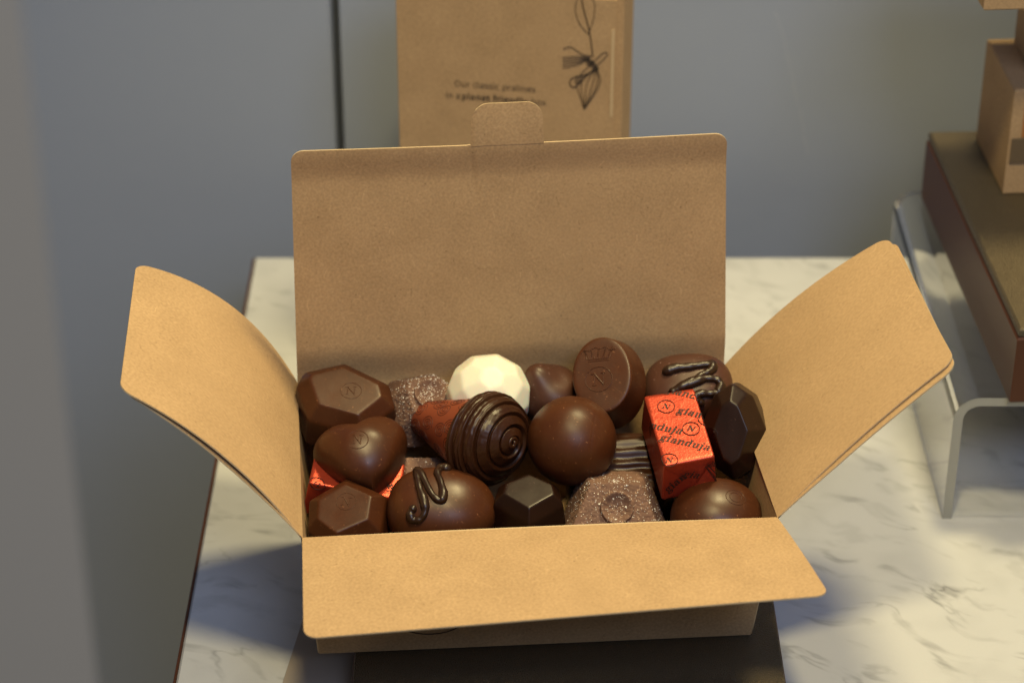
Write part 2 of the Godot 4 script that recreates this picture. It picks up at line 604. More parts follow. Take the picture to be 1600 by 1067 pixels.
func build_box() -> void:
	var O := Vector3(-4, 0, -45)
	var box := thing("praline_box", "open kraft cardboard box full of pralines with its lid and flaps folded out", "box", O)
	var wall := func(a: Vector3, b: Vector3, c: Vector3, d: Vector3, bow: float) -> ArrayMesh:
		# a wall from the bottom edge a-b to the top edge d-c, seen from inside
		var nrm := (b - a).cross(d - a).normalized()
		return sheet(func(u: float, v: float) -> Vector3:
			return a.lerp(b, u).lerp(d.lerp(c, u), v) - O + nrm * bow * 4.0 * u * (1.0 - u) * v, a.distance_to(b), a.distance_to(d), 0.0, 0.5, 16, 8)
	part("bottom_panel", sheet(func(u: float, v: float) -> Vector3: return B0.lerp(B1, u).lerp(B3.lerp(B2, u), v) - O, 140, 82, 0.0, 0.5, 4, 4), M.kraft, box)
	var front := part("front_panel", wall.call(B1, B0, T0, T1, 0.6), M.kraft, box)
	part("side_panel", wall.call(B0, B3, T3, T0, -0.8), M.kraft, box)
	part("side_panel", wall.call(B2, B1, T1, T2, -0.8), M.kraft, box)
	part("back_panel", wall.call(B3, B2, T2, T3, 0.0), M.kraft, box)
	# drawn cocoa pod on the outside of the front
	var g := Geo.new()
	var fx := (T1 - T0).normalized()
	var on_front := func(x: float, y: float) -> Vector3:
		var t := (x + 74.8) / 149.6
		return B0.lerp(B1, t).lerp(T0.lerp(T1, t), y / 49.2) - O + Vector3(0.09, -0.05, 0.62)
	for s in [[-6.0, 0.0], [-3.2, 0.0], [-0.5, 0.0], [2.4, 0.0], [5.0, 0.0]]:
		var line := []
		for k in 13:
			var a := PI * k / 12.0
			line.append(on_front.call(-36 - 11.0 * cos(a), 12.5 + s[0] * sin(a)))
		tube(g, line, evenly(0.17, 13), 5)
	tube(g, smooth_path([on_front.call(-25.5, 12.8), on_front.call(-21.0, 11.6), on_front.call(-17.5, 11.8), on_front.call(-17.6, 10.6), on_front.call(-21.5, 10.4), on_front.call(-26, 11.6)], 4), evenly(0.17, 21), 5)
	var drawing := part("pod_drawing", g.mesh(), M.print, front)
	drawing.set_meta("kind", "stuff")
	# lid: hinged at the back, creased twice, with a closing tab
	var LT0 := Vector3(-81.6, 137.6, -87.0)
	var LT1 := Vector3(62.2, 138.6, -98.4)
	var bend := func(v: float) -> float:
		var a := 1.8 * smoothstep(0.0, 0.155, v)
		var b := -4.6 * clampf((v - 0.16) / 0.7, 0.0, 1.0)
		return a * (1.0 - 0.0 * v) + b + 1.7 * smoothstep(0.86, 1.0, v)
	var creases := func(u: float, v: float) -> float:
		var x := (u - 0.415 - 0.07 * (1.0 - v)) * 148.0
		return 0.42 * smoothstep(0.70, 0.84, v) * (exp(-x * x * 2.2) - exp(-(x + 1.3) * (x + 1.3) * 2.2) + 0.7 * exp(-(x - 1.6) * (x - 1.6) * 2.2))
	var lid_at := func(u: float, v: float) -> Vector3:
		return T3.lerp(T2, u).lerp(LT0.lerp(LT1, u), v) - O + Vector3(0.07, 0, 0.997) * (float(bend.call(v)) + float(creases.call(u, v)) + 1.2 * sin(PI * u) * v)
	var lid := part("lid", sheet(lid_at, 146, 88, 4.2, 0.5, 130, 60), M.kraft, box)
	var tab_l := Vector3(-22.8, 137.9, -92.0)
	part("closing_tab", sheet(func(u: float, v: float) -> Vector3:
		var base: Vector3 = lid_at.call(0.4085 + 0.168 * u, 1.0)
		return base + Vector3(0.0 + 0.6 * v * (0.5 - u) * 2.0, 14.6 * v - 0.2, -1.3 * v * v + 0.15), 24.5, 14.6, 5.6, 0.5, 20, 10), M.kraft, lid)
	# side flaps, curling outward; each is a double layer of card
	var side := func(h0: Vector3, h1: Vector3, o0: Vector3, o1: Vector3, up0: Vector3, up1: Vector3, flip: bool, layer: float) -> ArrayMesh:
		return sheet(func(u: float, v: float) -> Vector3:
			var s := 1.0 - u if flip else u
			var h := h0.lerp(h1, s)
			var o := o0.lerp(o1, s)
			var c := (h + o) / 2 + up0.lerp(up1, s)
			var p := bez(h, c, o, v)
			var out := Vector3(signf(o0.x), -0.9, 0.25).normalized()
			return p + out * layer * smoothstep(0.0, 0.35, v) - O + Vector3(0, 0.2, 0), 86, 72, 4.5, 0.5, 30, 30)
	var fl := part("side_flap", side.call(T0, T3, Vector3(-129.0, 99.0, -3.4), Vector3(-133.6, 101.6, -77.0), Vector3(5, 9, 0), Vector3(9, 15, 0), false, 0.0), M.kraft, box)
	part("outer_layer", side.call(T0 + Vector3(0.2, 0, 0.5), T3, Vector3(-127.0, 97.6, -4.0), Vector3(-132.0, 100.2, -77.4), Vector3(3.4, 6.4, 0.6), Vector3(8.6, 14.6, 0), false, 0.55), M.kraft, fl)
	var fr := part("side_flap", side.call(T1, T2, Vector3(128.0, 101.2, -17.2), Vector3(116.4, 105.6, -88.2), Vector3(-2, 3, 0), Vector3(-4, 6, 0), true, 0.0), M.kraft, box)
	part("outer_layer", side.call(T1 + Vector3(0, 0, 0.6), T2, Vector3(127.9, 100.2, -15.2), Vector3(118.4, 104.8, -87.8), Vector3(-2, 2.4, 1.4), Vector3(-4, 6, 0), true, 0.55), M.kraft, fr)
	# front flap, nearly level
	var F0 := Vector3(-70.3, 52.0, 58.6)
	var F1 := Vector3(84.6, 60.2, 48.4)
	part("front_flap", sheet(func(u: float, v: float) -> Vector3:
		var s := 1.0 - u
		var h := T0.lerp(T1, s)
		var o := F0.lerp(F1, s)
		return bez(h, (h + o) / 2 + Vector3(0, 2.6 - 1.5 * s, 0), o, v) - O + Vector3(0, 0.2, 0.2), 154, 54, 4.2, 0.5, 40, 24), M.kraft, box)

# ---------------------------------------------------------------- pralines
func emblem(parent: Node3D, surf: Callable, centre: Vector2, size: float, turn: float, mat: Material, r := 0.13) -> void:
	# an N inside a ring, pressed in fine ridges
	var g := Geo.new()
	var put := func(x: float, y: float) -> Vector3:
		var q := Vector2(x, -y).rotated(turn) * size + centre
		return surf.call(q.x, q.y)
	var ring := []
	for k in 41:
		ring.append(put.call(cos(TAU * k / 40.0) * 1.0, sin(TAU * k / 40.0) * 0.92))
	tube(g, ring, evenly(r, ring.size()), 6)
	for s in [[-0.36, -0.42, -0.30, 0.42], [-0.30, 0.42, 0.30, -0.42], [0.30, -0.42, 0.36, 0.42], [-0.52, 0.43, -0.24, 0.43], [-0.5, -0.42, -0.22, -0.42], [0.2, 0.43, 0.5, 0.43]]:
		var line := []
		for k in 6:
			line.append(put.call(lerpf(s[0], s[2], k / 5.0), lerpf(s[1], s[3], k / 5.0)))
		tube(g, line, evenly(r * (1.5 if s[0] == -0.30 else 1.0), 6), 6)
	part("emblem", g.mesh(), mat, parent).set_meta("kind", "stuff")

func praline(label: String, category: String, called: String, at: Vector3, turn: Basis, fn: Callable, mat: Material, n := 56) -> Node3D:
	var t := thing(called, label, category, at, turn, "pralines in the open box")
	part("body", star_geo(fn, n).mesh(), mat, t)
	return t

func cut(list: Array, table: float, base: float, girdle: float, steep: float) -> Array:
	# a gem cut: each [azimuth, tilt, reach] is a crown facet that leaves the flat top REACH from its middle; a steep side runs below each
	var out := [[Vector3.UP, table], [Vector3.DOWN, base]]
	for q in list:
		var t := deg_to_rad(q[1])
		out.append(plane(q[0], q[1], q[2] * sin(t) + table * cos(t)))
		out.append(plane(q[0], steep, (q[2] + girdle) * sin(deg_to_rad(steep))))
	return out

func gem_planes(list: Array, table: float, base: float) -> Array:
	var out := [[Vector3.UP, table], [Vector3.DOWN, base]]
	for q in list:
		out.append(plane(q[0], q[1], q[2]))
	return out

func build_gems() -> void:
	# hexagon-topped block behind the heart
	var a := facets(cut([[96, 52, 7.6], [150, 50, 9.4], [34, 50, 10.6], [-24, 48, 12.2], [-72, 46, 8.4], [-118, 46, 9.6], [190, 52, 12.6]], 8.4, 9.0, 4.6, 84), 60)
	var g := praline("milk chocolate block with a ringed N on its flat hexagonal top", "chocolate", "hexagon_praline", Vector3(-66.4, 51.4, -69.0), facing(Vector3(0.05, 0.92, 0.38), Vector3(1, -0.10, 0.16)), a, M.milk)
	emblem(g, func(u: float, w: float) -> Vector3: return on_top(a, u, w), Vector2(2.6, -0.6), 3.5, -0.2, M.milk)
	# smaller faceted block in the front corner
	var b := facets(cut([[64, 54, 7.0], [128, 54, 8.4], [178, 50, 9.0], [236, 48, 7.6], [296, 48, 7.4], [4, 52, 8.0]], 8.4, 9.0, 4.2, 84), 64)
	g = praline("small faceted milk chocolate in the corner by the curled side flap", "chocolate", "faceted_praline", Vector3(-62.4, 35.4, -24.6), facing(Vector3(-0.10, 0.88, 0.46), Vector3(1, 0.10, 0.1)), b, M.milk)
	emblem(g, func(u: float, w: float) -> Vector3: return on_top(b, u, w), Vector2(0.2, -2.4), 3.3, 0.1, M.milk, 0.11)
	# dark block below the cone
	var c := facets(cut([[52, 58, 5.6], [128, 58, 5.6], [190, 54, 8.0], [-10, 54, 8.0], [240, 50, 7.0], [300, 50, 7.0]], 9.6, 9.5, 3.6, 82), 64)
	g = praline("dark chocolate block with pointed facets below the swirl cone", "chocolate", "faceted_praline", Vector3(-4.0, 37.4, -26.0), facing(Vector3(0.03, 0.97, 0.20), Vector3(1, 0.02, 0)), c, M.dark)
	# upright dark gem by the box side
	var d := facets(cut([[20, 56, 5.4], [58, 50, 8.8], [92, 46, 11.4], [126, 52, 8.6], [162, 58, 5.2], [204, 56, 5.8], [238, 50, 8.8], [272, 46, 11.0], [306, 50, 8.6], [340, 56, 5.6]], 8.0, 7.6, 4.8, 88), 80)
	g = praline("dark faceted gem leaning on the side panel beside the red wrapper", "chocolate", "gem_praline", Vector3(64.4, 53.6, -49.4), facing(Vector3(-0.24, 0.50, 0.83), Vector3(1, 0.16, 0.2)), d, M.dark)
	emblem(g, func(u: float, w: float) -> Vector3: return on_top(d, u, w), Vector2(-6.4, 0.8), 2.4, 1.4, M.dark, 0.1)
	# white faceted ball
	var dirs := []
	for ring in [[0, 1, 0.0], [30, 6, 0.2], [58, 9, 0.5], [86, 11, 0.1], [114, 10, 0.4], [146, 6, 0.0]]:
		for k in ring[1]:
			dirs.append(plane(360.0 * (k + ring[2]) / ring[1], ring[0], 13.9))
	dirs.append([Vector3.DOWN, 11.0])
	praline("ivory white faceted ball behind the swirl cone", "chocolate", "white_praline", Vector3(-17.2, 54.6, -69.5), facing(Vector3(0.1, 0.86, 0.5), Vector3(1, 0, 0)), facets(dirs, 70), M.white, 64)

func build_round_ones() -> void:
	# smooth ball
	var s := func(d: Vector3) -> float:
		var r := 14.8 + 0.05 * sin(d.x * 5.0 + d.y * 3.0)
		return r - 0.10 * exp(-pow((d.x - 0.55 + 0.2 * d.z) * 60.0, 2.0)) * 0.5
	praline("smooth round milk chocolate ball beside the swirl cone", "chocolate", "ball_praline", Vector3(10.6, 53.0, -44.6), Basis.IDENTITY, s, M.milk_light, 64)
	# heart
	var t := thing("heart_praline", "heart shaped milk chocolate with its tip pointing down and a ringed N", "chocolate", Vector3(-58.6, 42.8, -47.6), facing(Vector3(0.04, 0.80, 0.60), Vector3(1, 0.12, -0.26)), "pralines in the open box")
	# outline: the classic heart curve, fattened, as a radius for each angle (notch at -z, tip at +z)
	var curve := PackedVector2Array()
	for k in 720:
		var w := TAU * k / 720.0
		var q := Vector2(16.0 * pow(sin(w), 3.0), -(13.0 * cos(w) - 5.0 * cos(2.0 * w) - 2.0 * cos(3.0 * w) - cos(4.0 * w)) - 2.4)
		curve.append(q * 0.97)
	var polar := PackedFloat32Array()
	polar.resize(361)
	for k in 361:
		var w := TAU * k / 360.0
		var best := 9.0
		var miss := 9.0
		for q in curve:
			var m := absf(wrapf(q.angle() - w, -PI, PI))
			if m < miss:
				miss = m
				best = q.length()
		polar[k] = best
	var outline := func(a: float) -> float:
		var f := fposmod(a, TAU) / TAU * 360.0
		var i := int(f)
		return 0.40 * 14.2 + 0.60 * lerpf(polar[i], polar[mini(i + 1, 360)], f - i)
	var g := Geo.new()
	var na := 160
	var ns := 60
	var height := func(q: float, a: float) -> float:
		var ridge := 1.5 * exp(-pow(wrapf(a - PI / 2, -PI, PI) / 0.34, 2.0)) * q * q * q * (1.0 - q)
		return 16.5 * pow(maxf(0.0, 1.0 - pow(q, 2.5)), 0.55) + ridge * 2.0
	for j in ns + 1:
		var q := sin(PI / 2 * j / ns)
		for i in na:
			var a := TAU * i / na
			var soft: float = lerpf(14.0, outline.call(a), smoothstep(0.55, 1.0, q))
			g.put(Vector3(cos(a) * soft * q * 1.09, height.call(q, a), sin(a) * soft * q * (1.16 if sin(a) > 0.0 else 1.0)))
	for j in ns:
		for i in na:
			var k := j * na + i
			var k2 := j * na + (i + 1) % na
			g.quad(k, k2, k2 + na, k + na)
	var rim := g.v.size()
	for j in 2:
		for i in na:
			var p := g.v[ns * na + i]
			g.put(Vector3(p.x * (1.0 - 0.05 * j), -1.6 * (j + 1) * 0.6, p.z * (1.0 - 0.05 * j)))
	for i in na:
		var i2 := (i + 1) % na
		g.quad(ns * na + i, ns * na + i2, rim + i2, rim + i)
		g.quad(rim + i, rim + i2, rim + na + i2, rim + na + i)
	var mid := g.put(Vector3(0, -2.0, 0))
	for i in na:
		g.tri(rim + na + i, rim + na + (i + 1) % na, mid)
	part("body", g.mesh(), M.milk, t)
	emblem(t, func(u: float, w: float) -> Vector3:
		return Vector3(u, height.call(Vector2(u, w).length() / 13.6, atan2(w, u)) + 0.0, w), Vector2(-1.2, -2.4), 3.5, 0.3, M.milk, 0.18)
	# egg-shaped dome with a piped N
	var egg := func(d: Vector3) -> float:
		var q := Vector3(d.x / (17.8 + 1.2 * d.x), d.y / (12.8 if d.y > 0 else 10.0), d.z / 14.2)
		return pow(pow(absf(q.x), 2.3) + pow(absf(q.y), 2.3) + pow(absf(q.z), 2.3), -1.0 / 2.3)
	t = praline("egg shaped milk chocolate dome with a dark piped N", "chocolate", "dome_praline", Vector3(-33.4, 37.8, -26.0), facing(Vector3(0.02, 0.93, 0.36), Vector3(1, -0.02, 0.05)), egg, M.milk_light, 60)
	piped(t, egg, [[2.2, -10.2], [0.2, -10.0], [-0.6, -6.8], [0.9, -2.5], [2.0, 2.4], [0.9, 4.3], [-1.9, 1.9], [-5.4, -5.2], [-7.4, -8.4], [-7.0, -5.0], [-5.8, 0.2], [-4.0, 4.9], [-3.5, 8.0], [-5.0, 10.0], [-7.4, 9.8], [-8.2, 8.2], [-7.5, 6.9]], 1.3)
	# flat-topped dome with a piped squiggle, at the back
	var flat := func(d: Vector3) -> float:
		var q := Vector3(d.x / 17.0, d.y / (8.8 if d.y > 0 else 8.0), d.z / 13.8)
		return pow(pow(absf(q.x), 2.5) + pow(absf(q.y), 2.9) + pow(absf(q.z), 2.5), -1.0 / 2.6)
	t = praline("greyish brown oval chocolate with a dark piped squiggle", "chocolate", "dome_praline", Vector3(51.0, 52.4, -75.4), facing(Vector3(-0.06, 0.93, 0.36), Vector3(1, 0.02, 0)), flat, M.milk_rosy, 56)
	piped(t, flat, [[-7.0, -0.9], [-4.3, -1.7], [0.8, -2.1], [5.6, -2.9], [8.2, -2.9], [7.5, -0.4], [4.6, 1.5], [1.6, 3.8], [-2.5, 5.8], [-6.0, 7.2], [-2.5, 6.0], [1.6, 4.4], [5.6, 3.0], [9.3, 3.0], [10.6, 4.7], [9.4, 7.2], [6.8, 8.1], [3.2, 8.3], [1.7, 9.7], [3.4, 10.5]], 1.5)
	# dome with a pressed oval, front corner
	var dome := func(d: Vector3) -> float:
		var q := Vector3(d.x / 15.2, d.y / (13.2 if d.y > 0 else 9.5), d.z / 13.8)
		return pow(pow(absf(q.x), 2.2) + pow(absf(q.y), 2.2) + pow(absf(q.z), 2.2), -1.0 / 2.2)
	t = praline("plain milk chocolate dome below the red wrapper with a pressed oval", "chocolate", "dome_praline", Vector3(57.6, 35.0, -24.6), facing(Vector3(0.10, 0.94, 0.32), Vector3(1, -0.08, 0)), dome, M.milk, 56)
	var ring := Geo.new()
	for f in [1.0, 0.62]:
		var line := []
		for k in 33:
			line.append(on_top(dome, 4.2 + 3.3 * f * cos(TAU * k / 32.0), -0.6 + 2.9 * f * sin(TAU * k / 32.0)))
		tube(ring, line, evenly(0.13, 33), 6)
	part("pressed_oval", ring.mesh(), M.milk, t).set_meta("kind", "stuff")
	# oval seal with a crown, leaning on the lid
	var seal := func(d: Vector3) -> float:
		var e := sqrt(pow(d.x / 11.2, 2.0) + pow(d.z / 14.4, 2.0))
		var side := e * (1.0 + 0.0 * d.y) + 0.014 * d.y
		var h := 7.2
		return pow(pow(maxf(side, 0.0), 26.0) + pow(absf(d.y) / h, 26.0), -1.0 / 26.0)
	t = praline("upright oval milk chocolate seal pressed with a crown and ringed N", "chocolate", "seal_praline", Vector3(22.6, 61.8, -68.4), facing(Vector3(-0.26, 0.70, 0.66), Vector3(1, 0.22, 0.16)), seal, M.milk_light, 64)
	var top := func(u: float, w: float) -> Vector3: return Vector3(u, 7.22, w)
	emblem(t, top, Vector2(-1.0, 1.4), 4.6, -0.05, M.milk_light, 0.16)
	var cr := Geo.new()
	var crown_at := func(x: float, y: float) -> Vector3: return top.call(-0.8 + x, -6.6 - y - 0.02 * x * x)
	for y in [-2.0, -1.3]:
		var line := []
		for k in 17:
			var x := lerpf(-3.6, 3.6, k / 16.0)
			line.append(crown_at.call(x, y - 0.02 * x * x + 0.3))
		tube(cr, line, evenly(0.15, 17), 6)
	for k in 5:
		var x := -4.4 + 2.2 * k
		var lean := x * 0.12
		tube(cr, [crown_at.call(x * 0.8 - 0.5, -1.2), crown_at.call(x + lean, 2.2), crown_at.call(x * 0.8 + 0.5, -1.2)], evenly(0.14, 3), 6)
	for k in 19:
		var x := -5.6 + 11.2 * k / 18.0
		var y := 2.7 - 0.055 * x * x + 0.35 * sin(k * 1.1)
		tube(cr, [crown_at.call(x, y), crown_at.call(x + 0.05, y + 0.1)], [0.27, 0.27], 6)
	part("crown", cr.mesh(), M.milk_light, t).set_meta("kind", "stuff")
	# piece with a raised peak, behind the ball
	var peak := func(d: Vector3) -> float:
		var r := 11.0
		r += 3.6 * exp(-pow(acos(clampf(d.dot(Vector3(-0.5, 0.86, 0.1).normalized()), -1, 1)) / 0.42, 2.0))
		return r - 1.3 * exp(-pow(acos(clampf(d.dot(Vector3(0.3, 0.9, 0.3).normalized()), -1, 1)) / 0.5, 2.0))
	praline("rosy brown chocolate with a raised peak behind the round ball", "chocolate", "peaked_praline", Vector3(4.6, 50.6, -75.6), Basis.IDENTITY, peak, M.milk_rosy, 44)
	# ridged dark one in the gap
	var ridged := func(d: Vector3) -> float:
		var q := Vector3(d.x / 13.0, d.y / 9.0, d.z / 12.5)
		var r := pow(pow(absf(q.x), 3.5) + pow(absf(q.y), 3.5) + pow(absf(q.z), 3.5), -1.0 / 3.5)
		return r + 0.6 * sin(d.z * r * 1.45 + 0.4 * sin(d.x * 4.0)) * maxf(d.y, 0.0)
	praline("dark ridged chocolate in the gap between the ball and the red wrapper", "chocolate", "ridged_praline", Vector3(30.6, 36.0, -51.0), facing(Vector3(0, 0.88, 0.47), Vector3(1, 0, 0)), ridged, M.swirl, 64)

func piped(t: Node3D, fn: Callable, path: Array, r: float) -> void:
	var pts := []
	for p in path:
		pts.append(on_top(fn, p[0], p[1], r * 0.3))
	pts = smooth_path(pts, 6)
	var radii := []
	for i in pts.size():
		var e := minf(i, pts.size() - 1 - i)
		radii.append(r * (1.0 + 0.2 * sin(i * 0.31 + 0.6 * sin(i * 0.9)) + 0.25 * exp(-e * 0.35)))
	var g := Geo.new()
	tube(g, pts, radii, 12)
	part("piping", g.mesh(), M.drizzle, t)

func sugared(label: String, at: Vector3, turn: Basis, planes: Array, ring: Vector2, grains: int, sd: int) -> void:
	var n := noise(0.7, 3, sd)
	var flat := facets(planes, 40, n, 0.34)
	var fn := func(d: Vector3) -> float:
		var r: float = flat.call(d)
		var p := d * r
		if d.y > 0.2:
			var q := Vector2(p.x - ring.x, p.z - ring.y).length()
			r += 1.5 * exp(-pow((q - 4.3) / 0.8, 2.0)) - 0.7 * exp(-pow(q / 2.6, 2.0))
		return r
	var t := praline(label, "chocolate", "sugared_praline", at, turn, fn, M.sugared, 72)
	rng.seed = sd
	var g := Geo.new()
	for k in grains:
		var d := Vector3(rng.randfn(), rng.randfn() * 0.8 + 0.5, rng.randfn()).normalized()
		var p: Vector3 = d * float(fn.call(d))
		var s := rng.randf_range(0.10, 0.26) * (1.9 if k % 23 == 0 else 1.0)
		var b := Basis(Vector3(rng.randfn(), rng.randfn(), rng.randfn()).normalized(), rng.randf() * TAU)
		var c := []
		for q in [Vector3(1, 0, 0), Vector3(-1, 0, 0), Vector3(0, 1, 0), Vector3(0, -1, 0), Vector3(0, 0, 1), Vector3(0, 0, -1)]:
			c.append(p + b * (q * s * rng.randf_range(0.7, 1.3)))
		for f in [[0, 2, 4], [2, 1, 4], [1, 3, 4], [3, 0, 4], [2, 0, 5], [1, 2, 5], [3, 1, 5], [0, 3, 5]]:
			var i := g.put(c[f[0]]); g.put(c[f[1]]); g.put(c[f[2]])
			g.tri(i, i + 2, i + 1)
	part("sugar_grains", g.mesh(), M.sugar, t).set_meta("kind", "stuff")

func build_sugared() -> void:
	sugared("sugar dusted chocolate with a raised ring at the front flap", Vector3(24.3, 37.8, -26.6), facing(Vector3(0.0, 0.66, 0.75), Vector3(1, -0.02, 0)), gem_planes([[-22, 74, 12.4], [202, 74, 12.4], [270, 70, 10.4], [90, 80, 15.0], [-62, 74, 13.8], [242, 74, 13.8]], 8.6, 8.0), Vector2(0.4, 0.2), 620, 91)
	sugared("sugar dusted chocolate wedged between the white ball and the lid", Vector3(-39.0, 50.4, -72.8), facing(Vector3(0.16, 0.86, 0.48), Vector3(1, 0.3, 0)), gem_planes([[0, 66, 10.4], [172, 56, 8.8], [262, 60, 8.0], [90, 66, 9.0], [42, 66, 9.8], [312, 64, 9.4], [215, 60, 9.0]], 6.4, 8.0), Vector2(0.8, 0.8), 700, 95)
	sugared("dusted dark chocolate deep in the gap below the cone", Vector3(-36.0, 30.0, -50.0), facing(Vector3(0.1, 0.9, 0.4), Vector3(1, 0.1, 0)), gem_planes([[0, 66, 12.0], [180, 66, 12.0], [270, 66, 10.0], [90, 66, 10.0]], 8.0, 9.0), Vector2(0, 0), 200, 97)

func build_deep_ones() -> void:
	# a lower layer added in dark chocolate so that the gaps read dark
	var spots := [[Vector3(-4, 14, -48), "added dark chocolate deep in the gap below the ball and the cone"], [Vector3(50, 13, -58), "added dark chocolate deep below the upright dark gem"], [Vector3(-60, 14, -58), "added dark chocolate deep below the hexagon topped block"], [Vector3(41, 12.6, -31), "added dark chocolate deep between the sugar dusted one and the plain dome"], [Vector3(10, 12.6, -28), "added dark chocolate deep behind the front panel beside the pointed dark block"], [Vector3(-50, 12.6, -24), "added dark chocolate deep between the corner block and the egg shaped dome"], [Vector3(22, 14, -72), "added dark chocolate deep below the oval seal"], [Vector3(-32, 14, -64), "added dark chocolate deep below the dusted one at the lid"], [Vector3(-22, 12.6, -26), "added dark chocolate deep below the egg shaped dome"]]
	var shape := star_geo(func(d: Vector3) -> float:
		var q := Vector3(d.x / 13.0, d.y / (12.5 if d.y > 0 else 11.5), d.z / 12.5)
		return pow(pow(absf(q.x), 2.6) + pow(absf(q.y), 2.6) + pow(absf(q.z), 2.6), -1.0 / 2.6), 20).mesh()
	for s in spots:
		var t := thing("added_deep_praline", s[1], "chocolate", s[0], Basis(Vector3.UP, s[0].x * 0.07), "added pralines in the lower layer")
		part("body", shape, M.dark, t)

func build_cone() -> void:
	var axis := Vector3(0.71, 0.15, 0.69).normalized()
	var t := thing("swirl_cone", "copper paper cone holding a dark chocolate swirl", "chocolate", Vector3(-17.6, 52.6, -45.4), facing(axis, Vector3(0.7, 0.1, -0.6)), "pralines in the open box")
	var long := 48.0
	var rad := 14.6
	var g := Geo.new()
	var na := 96
	for j in 25:
		for i in na:
			var a := TAU * i / na
			var f := j / 24.0
			g.put(Vector3(cos(a) * (0.5 + (rad - 0.5) * f), -long * (1.0 - f), sin(a) * (0.5 + (rad - 0.5) * f)))
	for j in 24:
		for i in na:
			var k := j * na + i
			var k2 := j * na + (i + 1) % na
			g.quad(k, k + na, k2 + na, k2)
	var tip := g.put(Vector3(0, -long - 0.2, 0))
	for i in na:
		g.tri(i, (i + 1) % na, tip)
	var wrap := part("paper_cone", g.mesh(), M.cone, t)
	# printed spirals on the cone
	var pr := Geo.new()
	rng.seed = 77
	var spots := []
	for k in 900:
		var y := -rng.randf_range(2.0, 34.0)
		var r := rad * (1.0 + y / long)
		var a := rng.randf() * TAU
		var p := Vector3(cos(a) * r, y, sin(a) * r)
		if spots.all(func(q): return q.distance_to(p) > 5.2):
			spots.append(p)
			var line := []
			var first := rng.randf() * TAU
			for i in 60:
				var w := first + i * TAU * 2.6 / 59.0
				var rr := 0.35 + 2.3 * i / 59.0
				var yy := y + rr * 1.25 * sin(w)
				var r2 := 0.5 + (rad - 0.5) * (1.0 + yy / long) + 0.03
				var aa := a + rr * cos(w) / r
				line.append(Vector3(cos(aa) * r2, yy, sin(aa) * r2))
			tube(pr, line, evenly(0.11, 60), 4)
	part("spiral_print", pr.mesh(), M.cone_ink, wrap).set_meta("kind", "stuff")
	# piped swirl: a dome whose surface is one long overlapping spiral
	var s := Geo.new()
	var n2 := 220
	var nr := 150
	var lump := noise(0.09, 3, 101)
	for j in nr + 1:
		var q := float(j) / nr
		for i in n2:
			var a := TAU * i / n2
			var ph := fposmod(6.0 * pow(q, 0.82) - i / float(n2) + 0.15, 1.0)
			var fold := smoothstep(0.0, 0.22, ph) * (1.0 - 0.55 * ph) * (1.0 - smoothstep(0.9, 1.0, ph)) + 0.25
			var ang := q * PI * 0.56
			var flat := Vector3(sin(ang) * cos(a) * 16.1, 0, sin(ang) * sin(a) * 16.1)
			var y := 11.6 * cos(ang) - 0.5
			var nrm := Vector3(sin(ang) * cos(a), cos(ang), sin(ang) * sin(a))
			var amp := 1.9 * smoothstep(0.0, 0.1, q) * (1.0 - 0.4 * q) * (1.0 + 0.35 * sin(a * 2.0 + 1.0) * q)
			var p := flat + Vector3(0, y, 0)
			p += nrm * (amp * (fold - 0.8) + 0.22 * lump.get_noise_3dv(p * 2.0) + 0.16 * sin(ph * 14.0 + 2.0 * lump.get_noise_2d(a * 20.0, 3.0)) * smoothstep(0.35, 0.8, q))
			p += Vector3(1.2, 0.0, -1.6) * (1.0 - q)
			s.put(p)
	for j in nr:
		for i in n2:
			var k := j * n2 + i
			var k2 := j * n2 + (i + 1) % n2
			s.quad(k, k2, k2 + n2, k + n2)
	var low := s.put(Vector3(0, -3, 0))
	for i in n2:
		s.tri(nr * n2 + i, nr * n2 + (i + 1) % n2, low)
	var sw := part("chocolate_swirl", s.mesh(), M.swirl, t)
	var curl := Geo.new()
	var tail := []
	for k in 26:
		var w := k / 25.0 * TAU * 1.1
		var rr := 0.8 + 1.2 * k / 25.0
		tail.append(Vector3(1.2 + rr * cos(w), 11.4 - 0.4 * k / 25.0, -1.6 + rr * sin(w)))
	tube(curl, tail, evenly(0.75, 26), 10)
	part("curl", curl.mesh(), M.swirl, sw)

